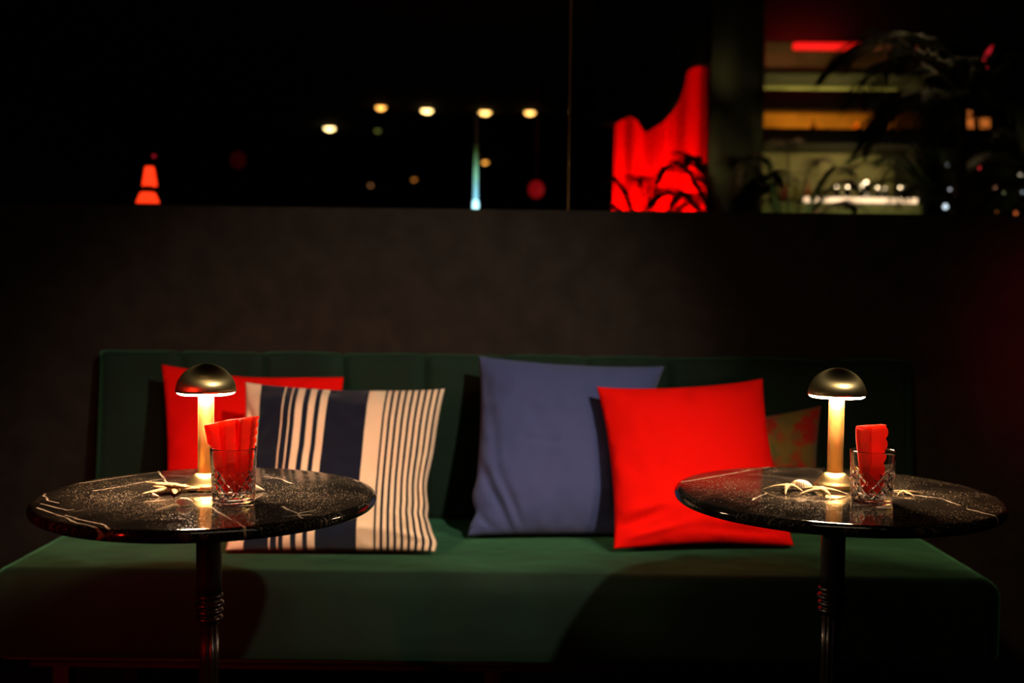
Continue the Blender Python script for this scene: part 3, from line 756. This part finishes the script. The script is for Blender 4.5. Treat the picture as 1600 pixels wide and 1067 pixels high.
# grey green curtain forming the dark pier to the right of it
g0 = at(1104, 300, 5.22).x; g1 = at(1190, 300, 5.22).x
curtain('curtain', g0, g1, 5.22, .03, 2.98, pbr('grey_green_curtain', (0.13, 0.13, 0.08), 0.9), 'dim grey green curtain between the red curtain and the bar shelves', amp=.03, wl=.2)
light('pier_light', 'SPOT', (g0+.45, 4.5, 1.15), (.95, .80, .35), 26, (g1-.12, 5.2, 1.85), spot_size=math.radians(28), spot_blend=1, shadow_soft_size=.1)

# ------------------------------------------------------------------ bar shelving
YB, YBK = 6.5, 6.95
X0 = at(1192, 250, YB).x; X1 = at(1440, 250, YB).x
zz = lambda y, Y=YB: at(1330, y, Y).z
bar = thing('back_bar', 'lit bar shelving with an orange niche and red top light, behind the palms', 'bar', (X0, YB, 0))
W = X1-X0
M_olive = pbr('olive_panel', (0.30, 0.30, 0.15), 0.8); mottle(M_olive, (0.22, 0.22, 0.10), (0.36, 0.35, 0.18), 5)
box('back_panel', 0, W, .47, .50, 0, 2.95, M_olive, bar)
box('side_panel', -.04, 0, .0, .50, 0, 2.95, M_blackwood, bar)
box('side_panel', W, W+.04, .0, .50, 0, 2.95, M_blackwood, bar)
zc = zz(317)
box('counter_front', 0, W, -.02, 0.0, 0, zc-.004, M_olive, bar)
box('counter_top', -.02, W+.0, -.04, .47, zc, zc+.012, M_blackwood, bar, bev=.002)
LX0, LX1 = at(1253, 310, YB).x-X0, at(1428, 310, YB).x-X0
box('light_strip', LX0, LX1, -.055, -.042, zc-.002, zc+.026, emis('warm_strip', (1, .66, .38), 1.9), bar, bev=.003)
box('canopy', 0, W, .0, .47, zz(224), zz(201), M_blackwood, bar, bev=.003)
box('fascia', 0, W, .0, .06, zz(171), zz(141), M_blackwood, bar, bev=.003)
box('shelf', 0, W, .06, .47, zz(157), zz(154), M_blackwood, bar)
box('beam', -.5, W+.2, -.03, .0, zz(112), zz(107), M_blackwood, bar, bev=.002)
box('shelf', 0, W, .0, .47, zz(113), zz(110), M_blackwood, bar)
RX0, RX1 = at(1240, 72, YB).x-X0, at(1345, 72, YB).x-X0
box('red_light_strip', RX0, RX1, -.02, .03, zz(78), zz(68), emis('red_strip', (1, .01, .008), 1.1), bar, bev=.008)
box('amber_light_strip', RX1+.02, RX1+.35, .0, .02, zz(77), zz(71), emis('amber_strip', (1, .22, .06), .12), bar, bev=.005)
def barlight(name, x, y, z, col, p, sx, sy, tgt): 
    o = light(name, 'AREA', (X0+x, YB+y, z), col, p, (X0+tgt[0], YB+tgt[1], tgt[2]), shape='RECTANGLE', size=sx, size_y=sy); return o
barlight('bar_counter_light', W*.5, .10, zz(227), (1, .74, .28), 1.2, .9, .04, (W*.5, .47, zz(262)))
barlight('bar_niche_light', W*.30, .10, zz(160), (1, .27, .02), 3.6, .9, .03, (W*.30, .47, zz(188)))
barlight('bar_upper_light', W*.4, .10, zz(150), (1, .80, .25), 3.5, .9, .03, (W*.4, .47, zz(124)))
barlight('bar_top_light', W*.30, .08, zz(83), (1, .50, .20), .35, .7, .03, (W*.30, .47, zz(98)))
barlight('bar_red_up', W*.26, -.25, zz(70), (1, .02, .02), .7, .4, .03, (W*.25, .0, 2.7))
barlight('bar_front_light', W*.5, -.45, 1.15, (.8, .9, .3), 1.6, .8, .05, (W*.35, 0, zc-.12))
box('shade_panel', -.04, W+.6, -.01, .02, zz(66), 2.95, M_blackwood, bar)  # black panel added to keep the space above the red strip dark
# candle glasses and bottles along the counter, each its own thing
def candle(px, r, st, label, col=(1, .72, .42)):
    c = at(px, 300, YB+.10)
    t = thing('candle_glass', label, 'candle', (c.x, YB+.10, zc+.0125), group='candle glasses on the bar counter')
    h = r*2+.050
    v, f = lathe([(0, 0), (r*.8, 0), (r, h*.2), (r, h), (r*.93, h), (r*.9, h*.25), (0, h*.15)], 24); mesh('glass', v, f, M_glass, t)
    v, f = lathe([(0, h*.55), (r*.6, h*.65), (r*.75, h*.8), (r*.5, h*.98), (0, h*1.15)], 16); mesh('flame', v, f, emis('flame', col, st*2.2), t)
for px, r, st, lab in ((1307, .020, 7, 'left one of the bright candle pair in mid counter'), (1324, .020, 7, 'right one of the bright candle pair in mid counter'),
                       (1345, .016, 3, 'small candle left of the tallest glow on the counter'), (1353, .034, 5, 'biggest glowing candle glass on the bar counter'),
                       (1371, .019, 6, 'bright candle right of the biggest one'), (1383, .017, 2.2, 'dim candle beside the bright one to its left'),
                       (1406, .020, 5, 'candle glass near the right end of the counter'), (1412, .018, 1.5, 'last dim candle at the right end of the counter')):
    candle(px, r, st, lab)
def bottle(px, h, r, colr, label, z0, yoff=.28):
    c = at(px, 300, YB+yoff)
    t = thing('bottle', label, 'bottle', (c.x, YB+yoff, z0), group='bottles in the bar shelving')
    v, f = lathe([(0, 0), (r, 0), (r, h*.58), (r*.8, h*.66), (r*.33, h*.74), (r*.33, h*.95), (0, h*.95)], 24)
    mesh('bottle_body', v, f, pbr('bottle_glass', colr, .08, 0, Transmission_Weight=.6), t)
    v, f = lathe([(0, h*.951), (r*.4, h*.951), (r*.4, h*1.02), (0, h*1.02)], 16); mesh('cap', v, f, M_black, t)
for i, (px, h, r, cc, lab) in enumerate(((1226, .13, .025, (.5, .03, .02), 'short red bottle at the left end of the bar counter'), (1243, .17, .026, (.4, .4, .12), 'pale olive bottle beside the red one on the counter'),
                     (1262, .15, .024, (.6, .2, .03), 'amber bottle third from the left on the counter'), (1280, .12, .024, (.08, .12, .05), 'short dark green bottle left of the candles'))):
    bottle(px, h, r, cc, lab, zc+.0125)
for px, cc, lab in ((1335, (.7, .35, .08), 'amber bottle in the orange niche'), (1352, (.12, .05, .02), 'dark bottle in the orange niche, right of the amber one'), (1268, (.15, .08, .03), 'brown bottle at the left of the orange niche')):
    bottle(px, .085, .02, cc, lab, zz(201)+.001, .2)

# ------------------------------------------------------------------ palms
def frond(base, az, length, rise, droop, leaf_n=26, leaf_l=.26, wd=.011, seed=0, parent=None):
    rnd = random.Random(seed); v, f = [], []
    d = Vector((math.cos(az), math.sin(az), 0)); side = Vector((-d.y, d.x, 0)); pts = []
    nseg = 24
    for i in range(nseg+1):
        s = i/nseg
        pts.append(Vector(base)+d*(length*(s*.95))+Vector((0, 0, rise*math.sin(s*PI*.55)-droop*s**2.4)))
    vf = tube(pts, [.006*(1-i/nseg)+.0012 for i in range(nseg+1)], 6); parts = [vf]
    for k in range(leaf_n):
        s = .18+.82*k/(leaf_n-1); ii = s*nseg; i = min(int(ii), nseg-1); p = pts[i].lerp(pts[i+1], ii-i); tan = (pts[i+1]-pts[i]).normalized()
        for sg in (-1, 1):
            L = leaf_l*(.45+.9*math.sin(PI*min(1, s*.85+.1)))*rnd.uniform(.85, 1.1)*.8
            dir_ = (tan*.75+side*sg*1.0+Vector((0, 0, rnd.uniform(-.05, .25)))).normalized()
            vv, ff = [], []; m_ = 7
            for j in range(m_+1):
                q = j/m_; c = p+dir_*(L*q)+Vector((0, 0, -L*.38*q*q))
                w_ = wd*math.sin(PI*(.12+.88*q))**.7 if j < m_ else .0004
                nrm_ = dir_.cross(Vector((0, 0, 1))).normalized()
                vv += [c-nrm_*w_, c+Vector((0, 0, w_*.35)), c+nrm_*w_]
                if j < m_: ff += [(3*j, 3*j+3, 3*j+4, 3*j+1), (3*j+1, 3*j+4, 3*j+5, 3*j+2)]
            parts.append((vv, ff))
    v, f = merge(parts)
    return mesh('frond', v, f, M_leaf, parent)
def palm(px, Y, ztop, label, fr, scale=1.0, seed=0, leaf_l=.26, wd=.011, group='potted palms behind the low wall'):
    x = at(px, 300, Y).x
    t = thing('potted_palm', label, 'plant', (x, Y, 0), group=group)
    v, f = lathe([(0, 0), (.15, 0), (.20, .36), (.205, .40), (.185, .40), (.18, .37), (0, .37)], 40); mesh('pot', v, f, M_pot, t)
    v, f = lathe([(0, .3701), (.178, .3701), (.12, .385), (0, .39)], 32); mesh('soil', v, f, M_soil, t)
    rnd = random.Random(seed)
    v, f = tube([(0, 0, .37), (.01, 0, ztop*.5+.2), (0, 0, ztop)], [.03, .024, .014], 12); mesh('stem', v, f, M_stem, t)
    for i, (azd, ln, rs, dr) in enumerate(fr):
        frond((0, 0, ztop-.02*i % .1), math.radians(azd), ln*scale, rs*scale, dr*scale, seed=seed*31+i, parent=t, leaf_l=leaf_l, wd=wd)
# low palm before the red curtain
palm(1015, 4.75, 1.20, 'low palm whose leaf tips show dark against the red curtain', [(185, .20, .40, .0), (120, .10, .44, .0), (60, .14, .42, .0), (15, .24, .38, .0), (-30, .2, .42, .0), (200, .28, .30, .0), (0, .34, .26, .0), (90, .05, .46, .0)], seed=2, leaf_l=.13, wd=.006)
palm(1135, 4.2, 1.25, 'slender palm in the dim pier between red curtain and bar', [(172, .26, .40, .06), (140, .2, .44, .02), (10, .24, .40, .04), (60, .16, .46, .0), (-50, .2, .38, .04), (180, .30, .30, .08)], seed=3, leaf_l=.15, wd=.008)
palm(1232, 4.85, 1.26, 'bushy palm in front of the left end of the bar counter', [(175, .20, .44, .04), (140, .16, .50, .0), (40, .26, .52, .0), (8, .34, .46, .04), (-35, .28, .50, .02), (80, .14, .56, .0), (20, .40, .34, .06)], seed=5, leaf_l=.13, wd=.0065)
palm(1500, 4.3, 1.93, 'tall palm at the right arching long fronds over the bar', [(170, .56, .30, .20), (196, .50, .24, .26), (150, .5, .36, .12), (182, .42, .14, .30), (215, .42, .12, .36), (120, .4, .34, .1), (60, .45, .3, .2), (20, .45, .3, .2), (-20, .5, .28, .3), (-60, .4, .3, .3), (5, .5, .12, .5), (-35, .45, .1, .5), (-100, .3, .1, .5)], seed=7, leaf_l=.24, wd=.0065)
palm(1500, 5.75, 1.55, 'middle height palm reaching thin fronds across the bar panel', [(178, .66, .34, .10), (190, .58, .26, .10), (165, .60, .42, .06), (205, .5, .3, .2), (150, .45, .45, .05), (90, .3, .45, .1), (20, .4, .35, .1), (-30, .4, .3, .2), (-80, .3, .3, .2)], seed=11, leaf_l=.15, wd=.0065)
palm(1660, 4.9, 1.46, 'dense low palm at the far right edge', [(170, .42, .36, .1), (200, .4, .3, .2), (150, .4, .42, .1), (90, .3, .4, .1), (30, .35, .3, .1), (-10, .35, .25, .2), (-60, .3, .25, .2), (185, .5, .2, .2), (120, .3, .5, .0)], seed=9, leaf_l=.18, wd=.009)
light('palm_low_warm', 'SPOT', at(1262, 420, 5.6), (1, .5, .2), 5, at(1240, 290, 4.85), spot_size=math.radians(60), spot_blend=1, shadow_soft_size=.03)  # unseen warm spots added to brighten the palm leaves
light('palm_right_warm', 'SPOT', at(1640, 430, 3.9), (1, .6, .35), 5, at(1580, 250, 4.9), spot_size=math.radians(60), spot_blend=1, shadow_soft_size=.03)
light('palm_spot', 'SPOT', at(1430, 200, 6.2)+Vector((0, 0, .9)), (.95, .65, .3), 6, at(1470, 200, 4.3), spot_size=math.radians(50), spot_blend=1, shadow_soft_size=.05)
# bulbs on a made up string, giving the small light glints by the palms
bp_ = [(1477, 323, 6, (.65, .8, .9), 1.6), (1484, 296, 3, (.8, .8, .9), .8), (1480, 258, 2.5, (.6, .7, .7), .5), (1530, 262, 3, (1, .05, .05), 1.2), (1559, 331, 4, (1, .3, .08), 1.2), (1572, 316, 4, (1, .5, .35), 1.0),
       (1585, 301, 5, (1, .35, .08), 1.3), (1595, 272, 5, (1, .85, .6), 1.3), (1555, 294, 4, (.9, .35, .2), .7), (1570, 300, 4, (.6, .6, .3), .6), (1596, 300, 4, (.7, .8, .9), 1.0), (1587, 333, 4, (1, .2, .05), .8)]
YS = 5.35
c0 = at(1530, 331, YS)
t = thing('glint_string', 'made up string of tiny bulbs giving coloured light glints among the right palms', 'string light', (c0.x, YS, c0.z))
wp = []
for (px, py, r, cc, st) in bp_:
    q = at(px, py, YS)-c0; q.y = 0; wp.append(q+Vector((0, 0, .012)))
    v, f = lathe([(0, -r*YS/F*.7), (r*YS/F*.6, -r*YS/F*.3), (r*YS/F*.65, 0), (r*YS/F*.3, r*YS/F*.6), (0, r*YS/F*.8)], 12)
    mesh('bulb', [Vector(k)+q for k in v], f, emis('bulb', cc, st), t)
wp = [Vector((wp[0].x, 0, 3.0-c0.z))]+wp
v, f = tube(wp, .0015, 6); mesh('wire', v, f, M_black, t)

# small amber wall lanterns and a made up glowing red crescent far right
YL = 8.0
c = at(1527, 200, YL)
t = thing('partition_screen', 'dark partition far right carrying the amber lantern', 'partition', (c.x+.6, YL+.15, 0))
box('panel', -1.0, 1.6, 0, .1, 0, 2.99, M_dark, t); box('post', -1.04, -1.0, -.02, .12, 0, 2.99, M_blackwood, t)
t = thing('wall_lantern', 'amber two pane wall lantern seen between the right palm fronds', 'lantern', (c.x, YL, c.z))
box('frame', -.09, .10, .0, .145, -.02, .12, M_black, t)
Ma = emis('amber_pane', (1, .25, .04), .5)
box('pane', -.09, -.018, -.006, .0, 0, .075, Ma, t); box('pane', .020, .09, -.006, .0, 0, .07, Ma, t)
box('cap_light', -.085, -.05, -.006, .0, .10, .125, Ma, t)
c = at(1543, 92, 4.9)
t = thing('glowing_crescent', 'made up glowing red crescent hanging at the upper right', 'ornament', (c.x, 4.9, 3.0))
ts = [k/16 for k in range(17)]
pts = [Vector((.022-.030*math.sin(PI*q*.9)+.02*q*0, 0, c.z-3.0+.062-.125*q)) for q in ts]
v, f = tube(pts, [.001+.012*math.sin(PI*q)**.8 for q in ts], 12); mesh('crescent', v, f, emis('red_leaf_glow', (1, .02, .04), .45), t)  # glow put in for a small red leaf
v, f = tube([(pts[0].x, 0, pts[0].z), (pts[0].x, 0, 0)], .001, 6); mesh('thread', v, f, M_black, t)
